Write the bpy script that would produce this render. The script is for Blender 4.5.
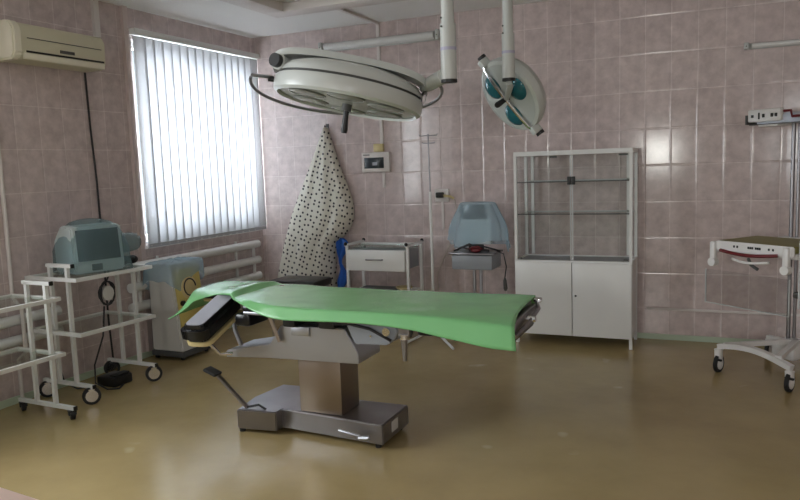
import bpy, bmesh, math, random
from mathutils import Vector, Matrix, Euler
random.seed(7)
for o in list(bpy.data.objects): bpy.data.objects.remove(o)
S = bpy.context.scene
COL = S.collection
PI = math.pi
V = Vector

# ------------------------------------------------------------------ camera
RT = V((0.9116, 0.4094, -0.0352)); 
CAM = V((4.4277, -6.3334, 1.540))
pitch, yaw, roll = math.radians(6.723), math.radians(24.182), math.radians(2.028)
fw = V((-math.sin(yaw)*math.cos(pitch), math.cos(yaw)*math.cos(pitch), -math.sin(pitch)))
r0 = V((math.cos(yaw), math.sin(yaw), 0)); d0 = fw.cross(r0)
RT = math.cos(roll)*r0 + math.sin(roll)*d0
DN = -math.sin(roll)*r0 + math.cos(roll)*d0
FW = fw
cam = bpy.data.cameras.new('camera'); co = bpy.data.objects.new('camera', cam); COL.objects.link(co)
M = Matrix.Identity(4)
for i in range(3):
    M[i][0] = RT[i]; M[i][1] = -DN[i]; M[i][2] = -FW[i]; M[i][3] = CAM[i]
co.matrix_world = M
cam.sensor_width = 36; cam.lens = 36*720.3/800; cam.clip_start = .05
S.camera = co
# ------------------------------------------------------------------ world, daylight, exposure
S.view_settings.view_transform = 'Standard'; S.view_settings.look = 'None'
S.view_settings.gamma = 1; S.view_settings.use_curve_mapping = False
S.view_settings.exposure = 0.0
W = bpy.data.worlds.new('sky'); S.world = W; W.use_nodes = True
W.node_tree.nodes['Background'].inputs[0].default_value = (.80, .90, 1, 1)
W.node_tree.nodes['Background'].inputs[1].default_value = 1.0
def area(name, loc, direction, sx, sy, power, color=(1, 1, 1)):
    l = bpy.data.lights.new(name, 'AREA'); l.shape = 'RECTANGLE'; l.size = sx; l.size_y = sy
    l.energy = power; l.color = color
    o = bpy.data.objects.new(name, l); COL.objects.link(o); o.location = loc
    o.rotation_euler = V(direction).to_track_quat('-Z', 'Z').to_euler()
    return o
area('daylight_behind_blinds', (-.15, -.888, 1.795), (1, 0, 0), 1.56, 1.66, 190, (.86, .93, 1))
area('daylight_second_window', (-.45, -4.8, 1.8), (1, 0, -.05), 1.9, 1.8, 158, (.93, .96, 1))
area('added_rear_fill', (6.1, -9.6, 1.75), (0, 1, -.05), 1.7, 1.6, 92, (.98, .98, 1))  # fill light added behind the camera to brighten surfaces facing it
area('daylight_door_glass', (3.27, -9.35, 1.62), (0, 1, 0), .6, .55, 50, (1, .97, .92))

# ------------------------------------------------------------------ materials
def mat(name, col, rough=.5, metal=0, bump=0, bscale=40, var=0, vscale=6, **kw):
    m = bpy.data.materials.new(name); m.use_nodes = True; nt = m.node_tree
    b = nt.nodes['Principled BSDF']
    b.inputs['Base Color'].default_value = (*col, 1); b.inputs['Roughness'].default_value = rough
    b.inputs['Metallic'].default_value = metal
    for k, v in kw.items(): b.inputs[k.replace('_', ' ')].default_value = v
    if var or bump:
        tc = nt.nodes.new('ShaderNodeTexCoord')
    if var:
        n = nt.nodes.new('ShaderNodeTexNoise'); n.inputs['Scale'].default_value = vscale; n.inputs['Detail'].default_value = 4
        nt.links.new(tc.outputs['Object'], n.inputs['Vector'])
        mx = nt.nodes.new('ShaderNodeMix'); mx.data_type = 'RGBA'
        mx.inputs[6].default_value = (*[c*(1-var) for c in col], 1); mx.inputs[7].default_value = (*[min(1, c*(1+var)) for c in col], 1)
        nt.links.new(n.outputs['Fac'], mx.inputs[0]); nt.links.new(mx.outputs[2], b.inputs['Base Color'])
    if bump:
        n2 = nt.nodes.new('ShaderNodeTexNoise'); n2.inputs['Scale'].default_value = bscale; n2.inputs['Detail'].default_value = 3
        nt.links.new(tc.outputs['Object'], n2.inputs['Vector'])
        bp = nt.nodes.new('ShaderNodeBump'); bp.inputs['Strength'].default_value = bump; bp.inputs['Distance'].default_value = .01
        nt.links.new(n2.outputs['Fac'], bp.inputs['Height']); nt.links.new(bp.outputs[0], b.inputs['Normal'])
    return m
def srgb(r, g, b):
    f = lambda c: ((c/255+.055)/1.055)**2.4 if c > 10 else c/255/12.92
    return (f(r), f(g), f(b))
def tile_mat(name, axis, ox, oz):
    m = mat(name, (1, 1, 1), .13); nt = m.node_tree; N = nt.nodes; L = nt.links; b = N['Principled BSDF']
    g = N.new('ShaderNodeNewGeometry'); sp = N.new('ShaderNodeSeparateXYZ'); L.new(g.outputs['Position'], sp.inputs[0])
    cb = N.new('ShaderNodeCombineXYZ')
    for i, (src, off) in enumerate((('X' if axis == 0 else 'Y', ox), ('Z', oz))):
        a = N.new('ShaderNodeMath'); a.operation = 'SUBTRACT'; a.inputs[1].default_value = off - 20*(.2 if i == 0 else .3)
        L.new(sp.outputs[src], a.inputs[0]); L.new(a.outputs[0], cb.inputs[i])
    br = N.new('ShaderNodeTexBrick'); br.offset = 0; br.squash = 1
    br.inputs['Scale'].default_value = 1; br.inputs['Brick Width'].default_value = .2; br.inputs['Row Height'].default_value = .3
    br.inputs['Mortar Size'].default_value = .0032; br.inputs['Mortar Smooth'].default_value = .3; br.inputs['Bias'].default_value = 0
    br.inputs['Color1'].default_value = (*srgb(202, 187, 184), 1); br.inputs['Color2'].default_value = (*srgb(208, 193, 190), 1)
    br.inputs['Mortar'].default_value = (*srgb(224, 212, 209), 1)
    L.new(cb.outputs[0], br.inputs['Vector'])
    n = N.new('ShaderNodeTexNoise'); n.inputs['Scale'].default_value = 11; n.inputs['Detail'].default_value = 5; n.inputs['Roughness'].default_value = .6
    L.new(g.outputs['Position'], n.inputs['Vector'])
    rp = N.new('ShaderNodeValToRGB'); rp.color_ramp.elements[0].position = .35; rp.color_ramp.elements[1].position = .68
    rp.color_ramp.elements[0].color = (.80, .78, .78, 1); rp.color_ramp.elements[1].color = (1.06, 1.05, 1.05, 1)
    L.new(n.outputs['Fac'], rp.inputs[0])
    mx = N.new('ShaderNodeMix'); mx.data_type = 'RGBA'; mx.blend_type = 'MULTIPLY'; mx.inputs[0].default_value = 1
    L.new(br.outputs['Color'], mx.inputs[6]); L.new(rp.outputs[0], mx.inputs[7]); L.new(mx.outputs[2], b.inputs['Base Color'])
    # pillowed edge of every tile
    b2 = N.new('ShaderNodeTexBrick'); b2.offset = 0; b2.inputs['Scale'].default_value = 1
    b2.inputs['Brick Width'].default_value = .2; b2.inputs['Row Height'].default_value = .3
    b2.inputs['Mortar Size'].default_value = .012; b2.inputs['Mortar Smooth'].default_value = 1
    L.new(cb.outputs[0], b2.inputs['Vector'])
    bp = N.new('ShaderNodeBump'); bp.inputs['Strength'].default_value = .22; bp.inputs['Distance'].default_value = .006; bp.invert = True
    L.new(b2.outputs['Fac'], bp.inputs['Height']); L.new(bp.outputs[0], b.inputs['Normal'])
    return m
def floor_mat():
    m = mat('olive_floor', (1, 1, 1), .2); nt = m.node_tree; N = nt.nodes; L = nt.links; b = N['Principled BSDF']
    g = N.new('ShaderNodeNewGeometry')
    n = N.new('ShaderNodeTexNoise'); n.inputs['Scale'].default_value = 1.6; n.inputs['Detail'].default_value = 6; n.inputs['Roughness'].default_value = .6
    L.new(g.outputs['Position'], n.inputs['Vector'])
    rp = N.new('ShaderNodeValToRGB'); e = rp.color_ramp.elements
    e[0].position = .3; e[1].position = .72
    e[0].color = (*srgb(157, 138, 97), 1); e[1].color = (*srgb(176, 156, 111), 1)
    L.new(n.outputs['Fac'], rp.inputs[0])
    # worn pale spots
    v = N.new('ShaderNodeTexNoise'); v.inputs['Scale'].default_value = 3.1; v.inputs['Detail'].default_value = 2
    L.new(g.outputs['Position'], v.inputs['Vector'])
    r2 = N.new('ShaderNodeValToRGB'); r2.color_ramp.elements[0].position = .70; r2.color_ramp.elements[1].position = .76
    L.new(v.outputs['Fac'], r2.inputs[0])
    mx = N.new('ShaderNodeMix'); mx.data_type = 'RGBA'; L.new(r2.outputs[0], mx.inputs[0]); L.new(rp.outputs[0], mx.inputs[6])
    mx.inputs[7].default_value = (*srgb(190, 176, 140), 1); L.new(mx.outputs[2], b.inputs['Base Color'])
    n3 = N.new('ShaderNodeTexNoise'); n3.inputs['Scale'].default_value = 5; n3.inputs['Detail'].default_value = 3
    L.new(g.outputs['Position'], n3.inputs['Vector'])
    bp = N.new('ShaderNodeBump'); bp.inputs['Strength'].default_value = .12; bp.inputs['Distance'].default_value = .02
    L.new(n3.outputs['Fac'], bp.inputs['Height']); L.new(bp.outputs[0], b.inputs['Normal'])
    mr = N.new('ShaderNodeMapRange'); mr.inputs[3].default_value = .13; mr.inputs[4].default_value = .3
    L.new(n.outputs['Fac'], mr.inputs[0]); L.new(mr.outputs[0], b.inputs['Roughness'])
    return m
def glass_mat(name, col, alpha=.12, rough=.03):
    m = bpy.data.materials.new(name); m.use_nodes = True; nt = m.node_tree; N = nt.nodes; L = nt.links
    N.remove(N['Principled BSDF']); out = N['Material Output']
    t = N.new('ShaderNodeBsdfTransparent'); t.inputs[0].default_value = (*col, 1)
    g = N.new('ShaderNodeBsdfGlossy'); g.inputs['Roughness'].default_value = rough
    lw = N.new('ShaderNodeLayerWeight'); lw.inputs[0].default_value = .5
    pw = N.new('ShaderNodeMath'); pw.operation = 'POWER'; pw.inputs[1].default_value = 4; L.new(lw.outputs['Facing'], pw.inputs[0])
    a = N.new('ShaderNodeMath'); a.operation = 'MULTIPLY_ADD'; a.inputs[1].default_value = .5; a.inputs[2].default_value = .02+alpha*.08
    L.new(pw.outputs[0], a.inputs[0])
    mx = N.new('ShaderNodeMixShader'); L.new(a.outputs[0], mx.inputs[0]); L.new(t.outputs[0], mx.inputs[1]); L.new(g.outputs[0], mx.inputs[2])
    L.new(mx.outputs[0], out.inputs[0]); return m
def film_mat(name, col, opacity, rough=.3):
    """thin plastic sheet: partly see-through, diffuse and glossy"""
    m = mat(name, col, rough, bump=.5, bscale=14); nt = m.node_tree; N = nt.nodes; L = nt.links; b = N['Principled BSDF']
    t = N.new('ShaderNodeBsdfTransparent'); t.inputs[0].default_value = (*[min(1, c*.35+.68) for c in col], 1)
    tr = N.new('ShaderNodeBsdfTranslucent'); tr.inputs[0].default_value = (*col, 1)
    m1 = N.new('ShaderNodeMixShader'); m1.inputs[0].default_value = .3; L.new(b.outputs[0], m1.inputs[1]); L.new(tr.outputs[0], m1.inputs[2])
    m2 = N.new('ShaderNodeMixShader'); m2.inputs[0].default_value = opacity; L.new(t.outputs[0], m2.inputs[1]); L.new(m1.outputs[0], m2.inputs[2])
    L.new(m2.outputs[0], N['Material Output'].inputs[0]); return m
def blind_mat():
    m = bpy.data.materials.new('blind_fabric'); m.use_nodes = True; nt = m.node_tree; N = nt.nodes; L = nt.links
    N.remove(N['Principled BSDF'])
    d = N.new('ShaderNodeBsdfDiffuse'); d.inputs[0].default_value = (.8, .81, .83, 1)
    t = N.new('ShaderNodeBsdfTranslucent'); t.inputs[0].default_value = (.9, .9, .92, 1)
    x = N.new('ShaderNodeMixShader'); x.inputs[0].default_value = .30; L.new(d.outputs[0], x.inputs[1]); L.new(t.outputs[0], x.inputs[2])
    L.new(x.outputs[0], N['Material Output'].inputs[0]); return m
def dot_mat():
    m = mat('dotted_cotton', (1, 1, 1), .9, bump=.2, bscale=60); nt = m.node_tree; N = nt.nodes; L = nt.links; b = N['Principled BSDF']
    tc = N.new('ShaderNodeTexCoord'); mp = N.new('ShaderNodeMapping'); mp.inputs['Rotation'].default_value = (0, 0, .35); mp.inputs['Scale'].default_value = (19, 19, 19)
    sp = N.new('ShaderNodeSeparateXYZ'); cb = N.new('ShaderNodeCombineXYZ'); L.new(tc.outputs['Object'], sp.inputs[0])
    ad = N.new('ShaderNodeMath'); ad.operation = 'MULTIPLY_ADD'; ad.inputs[1].default_value = .6; L.new(sp.outputs['Y'], ad.inputs[0]); L.new(sp.outputs['X'], ad.inputs[2])
    L.new(ad.outputs[0], cb.inputs[0]); L.new(sp.outputs['Z'], cb.inputs[1]); L.new(cb.outputs[0], mp.inputs[0])
    v = N.new('ShaderNodeTexVoronoi'); v.voronoi_dimensions = '2D'; v.inputs['Scale'].default_value = 1; v.inputs['Randomness'].default_value = .5; L.new(mp.outputs[0], v.inputs['Vector'])
    r = N.new('ShaderNodeValToRGB'); r.color_ramp.elements[0].position = .19; r.color_ramp.elements[1].position = .23
    r.color_ramp.elements[0].color = (*srgb(48, 46, 52), 1); r.color_ramp.elements[1].color = (*srgb(214, 210, 197), 1)
    L.new(v.outputs['Distance'], r.inputs[0]); L.new(r.outputs[0], b.inputs['Base Color']); return m
def brushed(name, col, rough=.35):
    m = mat(name, col, rough, 1, bump=0); nt = m.node_tree; N = nt.nodes; L = nt.links; b = N['Principled BSDF']
    tc = N.new('ShaderNodeTexCoord'); mp = N.new('ShaderNodeMapping'); mp.inputs['Scale'].default_value = (3, 3, 160)
    L.new(tc.outputs['Object'], mp.inputs[0]); n = N.new('ShaderNodeTexNoise'); n.inputs['Scale'].default_value = 3; L.new(mp.outputs[0], n.inputs['Vector'])
    mr = N.new('ShaderNodeMapRange'); mr.inputs[3].default_value = rough-.08; mr.inputs[4].default_value = rough+.12
    L.new(n.outputs['Fac'], mr.inputs[0]); L.new(mr.outputs[0], b.inputs['Roughness']); return m

TB = tile_mat('pink_tile_back', 0, .039, .2655); TL = tile_mat('pink_tile_left', 1, .168, .238)
FLOOR = floor_mat()
CEIL = mat('white_ceiling_paint', srgb(236, 234, 232), .8, bump=.05)
WHITE = mat('white_enamel', srgb(222, 222, 220), .35, var=.03)
LINER = mat('pale_green_skirting', srgb(186, 200, 178), .4)
PVC = mat('white_plastic_trim', srgb(215, 208, 204), .4)
PINKTRIM = mat('pale_pink_trim', srgb(206, 190, 186), .5, var=.05)
CREAM = mat('cream_plastic', srgb(204, 198, 172), .4)
CREAM2 = mat('light_cream_plastic', srgb(226, 220, 200), .4)
LAMPW = mat('lamp_grey_enamel', srgb(190, 193, 190), .28)
LAMPG = mat('lamp_frosted_glass', srgb(150, 152, 146), .2, Transmission_Weight=0)
LENSG = mat('lamp_lens_grey', srgb(144, 146, 140), .2)
TEAL = mat('lamp_lens_teal', srgb(38, 98, 108), .12)
DARKG = mat('dark_grey_groove', srgb(78, 78, 76), .5)
BLACK = mat('black_plastic', srgb(24, 24, 25), .45)
RUBBER = mat('black_rubber', srgb(30, 30, 31), .7)
VINYL = mat('black_vinyl', srgb(20, 20, 22), .28, bump=.1, bscale=60)
GREYVINYL = mat('grey_vinyl', srgb(150, 150, 158), .35)
STEEL = brushed('brushed_steel', (.44, .45, .48), .4)
STEELB = brushed('brown_tinted_steel', (.33, .275, .23), .36)
STEELD = brushed('dark_base_steel', (.30, .29, .30), .34)
CHROME = mat('chrome', (.75, .76, .78), .15, 1)
ENAMELG = mat('grey_enamel', srgb(140, 144, 150), .4, var=.04)
GREEN = mat('green_oilcloth', srgb(122, 184, 124), .2, bump=.12, bscale=6, var=.05, vscale=3)
BLUEF = film_mat('blue_plastic_film', srgb(200, 226, 240), .38)
TEALF = film_mat('grey_teal_plastic_film', srgb(150, 182, 188), .3)
BLUEC = mat('royal_blue_cloth', srgb(28, 88, 178), .6, bump=.3, bscale=20)
YELLOW = mat('yellow_panel', srgb(206, 188, 112), .5, var=.05)
UNITW = mat('appliance_grey_white', srgb(208, 206, 202), .45, var=.03)
PLINTH = mat('dark_grey_plinth', srgb(80, 82, 84), .5)
SCREEN = mat('dark_screen', srgb(38, 48, 54), .15)
MONB = mat('monitor_grey_plastic', srgb(190, 198, 198), .5)
OLIVE = mat('olive_mattress', srgb(134, 128, 70), .5, var=.06)
RED = mat('dark_red_bumper', srgb(104, 24, 30), .4)
WARMW = mat('warmer_white_plastic', srgb(226, 224, 222), .35)
PINKTOP = mat('pink_laminate', srgb(220, 192, 180), .45)
GLASS = glass_mat('clear_glass', (.97, .985, .98)); GLASSG = glass_mat('shelf_glass', (.86, .93, .9), 1.6)
ACRYL = glass_mat('clear_acrylic', (.93, .93, .93), .3)
EDGE = mat('acrylic_edge', srgb(190, 192, 192), .2)
BLIND = blind_mat(); DOTS = dot_mat()
BEIGE = mat('beige_plastic', srgb(206, 190, 140), .5)
CABLE = mat('dark_cable', srgb(42, 40, 42), .6); CABLEW = mat('pale_cable', srgb(190, 180, 168), .5)

# ------------------------------------------------------------------ mesh helpers
class MB:
    def __init__(s): s.bm = bmesh.new()
    def box(s, a, b, bev=0, rot=None, piv=None):
        a, b = V(a), V(b); g = bmesh.new()
        bmesh.ops.create_cube(g, size=1); d = b-a; c = (a+b)/2
        for v in g.verts: v.co = V((v.co.x*d.x, v.co.y*d.y, v.co.z*d.z)) + c
        if bev: bmesh.ops.bevel(g, geom=g.edges[:], offset=bev, segments=2, affect='EDGES', profile=.5)
        if rot:
            p = V(piv) if piv is not None else c; R = Euler(rot).to_matrix()
            for v in g.verts: v.co = R @ (v.co-p) + p
        s.merge(g); return s
    def quad(s, a, b, c, d):
        s.bm.faces.new([s.bm.verts.new(V(p)) for p in (a, b, c, d)]); return s
    def merge(s, g, mx=None):
        if mx: g.transform(mx)
        me = bpy.data.meshes.new('t'); g.to_mesh(me); g.free(); s.bm.from_mesh(me); bpy.data.meshes.remove(me)
    def tube(s, pts, r, n=10, closed=False, cap=True, rr=None):
        P = [V(p) for p in pts]; k = len(P); rings = []; up = None
        for i, p in enumerate(P):
            if closed: t = (P[(i+1) % k]-P[i-1])
            else: t = P[min(i+1, k-1)]-P[max(i-1, 0)]
            t.normalize()
            if up is None:
                up = V((0, 0, 1)) if abs(t.z) < .9 else V((1, 0, 0))
            x = t.cross(up); x.normalize(); y = x.cross(t); up = y
            ra = rr[i] if rr else r
            rings.append([s.bm.verts.new(p + ra*(math.cos(2*PI*j/n)*x + math.sin(2*PI*j/n)*y)) for j in range(n)])
        for i in range(k if closed else k-1):
            A, B = rings[i], rings[(i+1) % k]
            for j in range(n): s.bm.faces.new((A[j], A[(j+1) % n], B[(j+1) % n], B[j]))
        if cap and not closed:
            s.bm.faces.new(rings[0][::-1]); s.bm.faces.new(rings[-1])
        return s
    def sq(s, p, q, w, h=None, up=(0, 0, 1)):
        """square bar from p to q"""
        p, q = V(p), V(q); h = h or w; t = (q-p).normalized(); u = V(up)
        if abs(t.dot(u)) > .95: u = V((0, 1, 0))
        x = t.cross(u).normalized(); y = x.cross(t)
        f = lambda c: [s.bm.verts.new(c + a*w/2*x + b*h/2*y) for a, b in ((-1, -1), (1, -1), (1, 1), (-1, 1))]
        A, B = f(p), f(q)
        for j in range(4): s.bm.faces.new((A[j], A[(j+1) % 4], B[(j+1) % 4], B[j]))
        s.bm.faces.new(A[::-1]); s.bm.faces.new(B); return s
    def lathe(s, prof, n=40, mx=None):
        g = bmesh.new(); rings = []
        for r, z in prof:
            rings.append([g.verts.new((0, 0, z))] if r < 1e-5 else [g.verts.new((r*math.cos(2*PI*j/n), r*math.sin(2*PI*j/n), z)) for j in range(n)])
        for A, B in zip(rings, rings[1:]):
            for j in range(n):
                a, b = A[j % len(A)], A[(j+1) % len(A)]; c, d = B[(j+1) % len(B)], B[j % len(B)]
                f = []
                for v in (a, b, c, d):
                    if v not in f: f.append(v)
                if len(f) > 2:
                    try: g.faces.new(f)
                    except ValueError: pass
        s.merge(g, mx); return s
    def prism(s, poly, vec, bev=0):
        g = bmesh.new(); vec = V(vec)
        A = [g.verts.new(V(p)) for p in poly]; B = [g.verts.new(V(p)+vec) for p in poly]; n = len(A)
        for j in range(n): g.faces.new((A[j], A[(j+1) % n], B[(j+1) % n], B[j]))
        g.faces.new(A[::-1]); g.faces.new(B)
        bmesh.ops.recalc_face_normals(g, faces=g.faces[:])
        if bev: bmesh.ops.bevel(g, geom=g.edges[:], offset=bev, segments=2, affect='EDGES')
        s.merge(g); return s
    def grid(s, rows, closed=False):
        R = [[s.bm.verts.new(V(p)) for p in r] for r in rows]
        for A, B in zip(R, R[1:]):
            n = len(A)
            for j in range(n if closed else n-1): s.bm.faces.new((A[j], A[(j+1) % n], B[(j+1) % n], B[j]))
        return s
    def sphere(s, c, r, sc=(1, 1, 1), n=16):
        g = bmesh.new(); bmesh.ops.create_uvsphere(g, u_segments=n, v_segments=n//2+2, radius=r)
        for v in g.verts: v.co = V((v.co.x*sc[0], v.co.y*sc[1], v.co.z*sc[2])) + V(c)
        s.merge(g); return s
    def build(s, name, m, parent=None, smooth=None, sub=0, solid=0, off=(0, 0, 0)):
        bm = s.bm; bmesh.ops.recalc_face_normals(bm, faces=bm.faces[:])
        if off != (0, 0, 0):
            for v in bm.verts: v.co -= V(off)
        me = bpy.data.meshes.new(name); bm.to_mesh(me); bm.free(); me.materials.append(m)
        for p in me.polygons: p.use_smooth = True
        if smooth is None:
            try: me.set_sharp_from_angle(angle=math.radians(35))
            except Exception: pass
        o = bpy.data.objects.new(name, me); COL.objects.link(o)
        if parent: o.parent = parent
        if sub:
            q = o.modifiers.new('s', 'SUBSURF'); q.levels = sub; q.render_levels = sub
        if solid:
            q = o.modifiers.new('t', 'SOLIDIFY'); q.thickness = solid; q.offset = 0
        return o
def tag(o, label, cat, group=None):
    o['label'] = label; o['category'] = cat
    if group: o['group'] = group
    return o
def thing(name, label, cat, loc=(0, 0, 0), rz=0, group=None):
    o = bpy.data.objects.new(name, None); COL.objects.link(o); o.location = loc; o.rotation_euler = (0, 0, rz)
    o.empty_display_size = .1
    return tag(o, label, cat, group)
def struct(name, mb, m, parent=None, **k):
    o = mb.build(name, m, parent, **k)
    if not parent: o['kind'] = 'structure'
    return o
def look(X, Y, Z, loc):
    m = Matrix.Identity(4)
    for i in range(3): m[i][0] = X[i]; m[i][1] = Y[i]; m[i][2] = Z[i]; m[i][3] = loc[i]
    return m

# ------------------------------------------------------------------ the setting
H = 2.884; X1 = 7.2; Y0 = -9.0
struct('floor', MB().box((-.3, Y0-.3, -.2), (X1+.3, .3, 0)), FLOOR)
struct('ceiling', MB().box((-.3, Y0-.3, H), (X1+.3, .3, H+.2)), CEIL)
struct('wall_back', MB().box((-.3, 0, 0), (X1+.3, .3, H)), TB)
WY0, WY1, WZ0, WZ1 = -1.685, -.09, .96, 2.64          # window opening
W2 = (-5.75, -3.85, .95, 2.6)
struct('wall_left', MB().box((-.3, WY1, 0), (0, 0, H)).box((-.3, W2[1], 0), (0, WY0, H))
       .box((-.3, Y0, 0), (0, W2[0], H)).box((-.3, WY0, 0), (0, WY1, WZ0)).box((-.3, WY0, WZ1), (0, WY1, H))
       .box((-.3, W2[0], 0), (0, W2[1], W2[2])).box((-.3, W2[0], W2[3]), (0, W2[1], H)), TL)
struct('wall_right', MB().box((X1, Y0-.3, 0), (X1+.3, 0, H)), TL)
DX0, DX1, DZ = 2.80, 3.74, 2.1; W3 = (5.4, 6.9, 1.0, 2.5)
struct('wall_rear', MB().box((-.3, Y0-.3, 0), (DX0, Y0, H)).box((DX1, Y0-.3, 0), (W3[0], Y0, H)).box((W3[1], Y0-.3, 0), (X1+.3, Y0, H)).box((DX0, Y0-.3, DZ), (DX1, Y0, H))
       .box((W3[0], Y0-.3, 0), (W3[1], Y0, W3[2])).box((W3[0], Y0-.3, W3[3]), (W3[1], Y0, H)), TB)
def window(name, y0, y1, z0, z1):
    m = MB(); t = .06; x0, x1 = -.13, -.06
    m.box((x0, y0, z0), (x1, y0+t, z1)).box((x0, y1-t, z0), (x1, y1, z1)).box((x0, y0+t, z0), (x1, y1-t, z0+t)).box((x0, y0+t, z1-t), (x1, y1-t, z1))
    ym = y0+(y1-y0)*.6; m.box((x0, ym-t/2, z0+t), (x1, ym+t/2, z1-t))
    o = struct(name, m, WHITE)
    MB().box((-.098, y0+t, z0+t), (-.092, ym-t/2, z1-t)).box((-.098, ym+t/2, z0+t), (-.092, y1-t, z1-t)).build('pane', GLASS, o)
    MB().box((-.06, y0, z0-.0), (.0, y1, z0+.015)).box((.0, y0-.03, z0-.045), (.035, y1+.03, z0-.02)).build('sill', WHITE, o)
    return o
m = MB(); t = .06; wx0, wx1, wz0, wz1 = W3
m.box((wx0, Y0-.2, wz0), (wx0+t, Y0-.13, wz1)).box((wx1-t, Y0-.2, wz0), (wx1, Y0-.13, wz1)).box((wx0+t, Y0-.2, wz0), (wx1-t, Y0-.13, wz0+t)).box((wx0+t, Y0-.2, wz1-t), (wx1-t, Y0-.13, wz1))
m.box(((wx0+wx1)/2-.03, Y0-.2, wz0+t), ((wx0+wx1)/2+.03, Y0-.13, wz1-t))
o = struct('added_fill_window', m, WHITE)  # unseen rear window, added as an opening for the rear fill light
for a_, b_ in ((wx0+t, (wx0+wx1)/2-.03), ((wx0+wx1)/2+.03, wx1-t)): MB().box((a_, Y0-.17, wz0+t), (b_, Y0-.165, wz1-t)).build('pane', GLASS, o)
window('window_1', WY0, WY1, WZ0, WZ1); window('window_2', *W2)
d = struct('door_1', MB().box((DX0, Y0-.08, 0.005), (DX0+.22, Y0-.03, DZ)).box((DX1-.22, Y0-.08, 0.005), (DX1, Y0-.03, DZ))
       .box((DX0+.22, Y0-.08, .005), (DX1-.22, Y0-.03, 1.38)).box((DX0+.22, Y0-.08, 1.85), (DX1-.22, Y0-.03, DZ)), WHITE)
MB().box((DX0+.22, Y0-.06, 1.38), (DX1-.22, Y0-.05, 1.85)).build('pane', GLASS, d)
MB().tube([(DX0+.08, Y0-.03, 1.02), (DX0+.08, Y0+.02, 1.02), (DX0+.2, Y0+.02, 1.02)], .01).build('door_handle', CHROME, d)
struct('baseboard_back', MB().box((0.0, -.012, 0), (X1, 0, .045)), LINER)
struct('baseboard_left', MB().box((0, Y0, 0), (.012, -.012, .05)), LINER)
struct('trim_1', MB().box((3.86, -.018, .252), (5.9, 0, .272), .004), PVC)
struct('trim_2', MB().box((0, -1.785, .05), (.03, -1.735, H)), PINKTRIM)
struct('trim_3', MB().box((0, -2.08, 2.60), (.03, -2.03, H)), PVC)
# square frame of ceiling beams that carries the lamps
t = thing('ceiling_frame', 'cream rectangular frame of beams hung under the white ceiling above the surgical lamps', 'ceiling frame', (2.9, -2.2, H))
fx0, fx1, fy0, fy1, fz, fwid = .965, 4.9, -3.6, -.99, -.075, .19
for a, b in (((fx0, fy1-fwid), (fx1, fy1)), ((fx0, fy0), (fx1, fy0+fwid)), ((fx0, fy0+fwid), (fx0+fwid, fy1-fwid)), ((fx1-fwid, fy0+fwid), (fx1, fy1-fwid))):
    MB().box((a[0]-2.9, a[1]+2.2, fz), (b[0]-2.9, b[1]+2.2, -.001), .01).build('beam', PVC, t)
# conduit from the ceiling frame down the back wall to the fuse box
tag(MB().box((1.425, -.985, H-.022), (1.455, -.02, H-.001)).box((1.425, -.022, 1.75), (1.455, -.001, H-.001)).build('cable_conduit', PVC),
    'thin grey-white conduit across the ceiling and down the wall to the fuse box', 'conduit')

# ------------------------------------------------------------------ window things
t = thing('vertical_blind', 'white vertical louvre blind covering the bright window', 'blind', (.05, -.84, 0))
y0, y1 = -1.70, -.02
MB().box((-.03, y0-.03+.84, 2.665), (.04, y1+.02+.84, 2.715), .006).build('headrail', WHITE, t)
n = 16; pit = (y1-y0)/n
for i in range(n):
    yc = y0+pit*(i+.5)+.84; w = .064; a = math.radians(8)
    rows = []
    for z in (2.66, 1.8, .955):
        rows.append([(math.sin(a)*u*w+.006*(1-u*u), yc+math.cos(a)*u*w, z) for u in (-1, -.5, 0, .5, 1)])
    sl = MB().grid(rows).build('slat', BLIND, t, solid=.0012)
    MB().box((-.006, yc-.058, .925), (.006, yc+.058, .955), rot=(0, 0, -a)).build('bottom_weight', mat('weight', srgb(176, 178, 182), .5) if i == 0 else bpy.data.materials['weight'], sl)
MB().tube([(0, y0+.84+.01, .94), (.004, .2, .928), (0, y1+.84-.01, .94)], .003).build('spacer_chain', WHITE, t)

t = thing('radiator', 'white pipe register radiator low on the wall under the window', 'radiator', (.043, -1.0, 0))
for z in (.785, .62, .455): MB().tube([(0, -.95, z), (0, .84, z)], .04, 16).build('pipe', WHITE, t)
for y in (-.85, .76): MB().tube([(0, y, .455), (0, y, .785)], .016).build('riser', WHITE, t)
for y in (-.6, .5): MB().box((-.042, y, .38), (-.03, y+.03, .84)).build('bracket', WHITE, t)
t = thing('radiator', 'white pipe register radiator low on the left wall behind the near trolley', 'radiator', (.039, -3.2, 0))
for z in (.58, .44): MB().tube([(0, -.9, z), (0, .55, z)], .036, 14).build('pipe', WHITE, t)
MB().tube([(0, .5, .44), (0, .5, .58)], .016).build('riser', WHITE, t)
MB().box((-.038, 0, .38), (-.028, .03, .62)).build('bracket', WHITE, t)
tag(MB().tube([(.0145, -2.99, .0), (.0145, -2.99, .3), (.095, -2.99, .36), (.095, -2.99, .66), (.0145, -2.99, .74), (.0145, -2.985, 1.3), (.0145, -2.985, 2.2)], .0135).build('heating_pipe', PVC), 'thin white vertical pipe on the left wall below the air conditioner', 'pipe')

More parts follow.
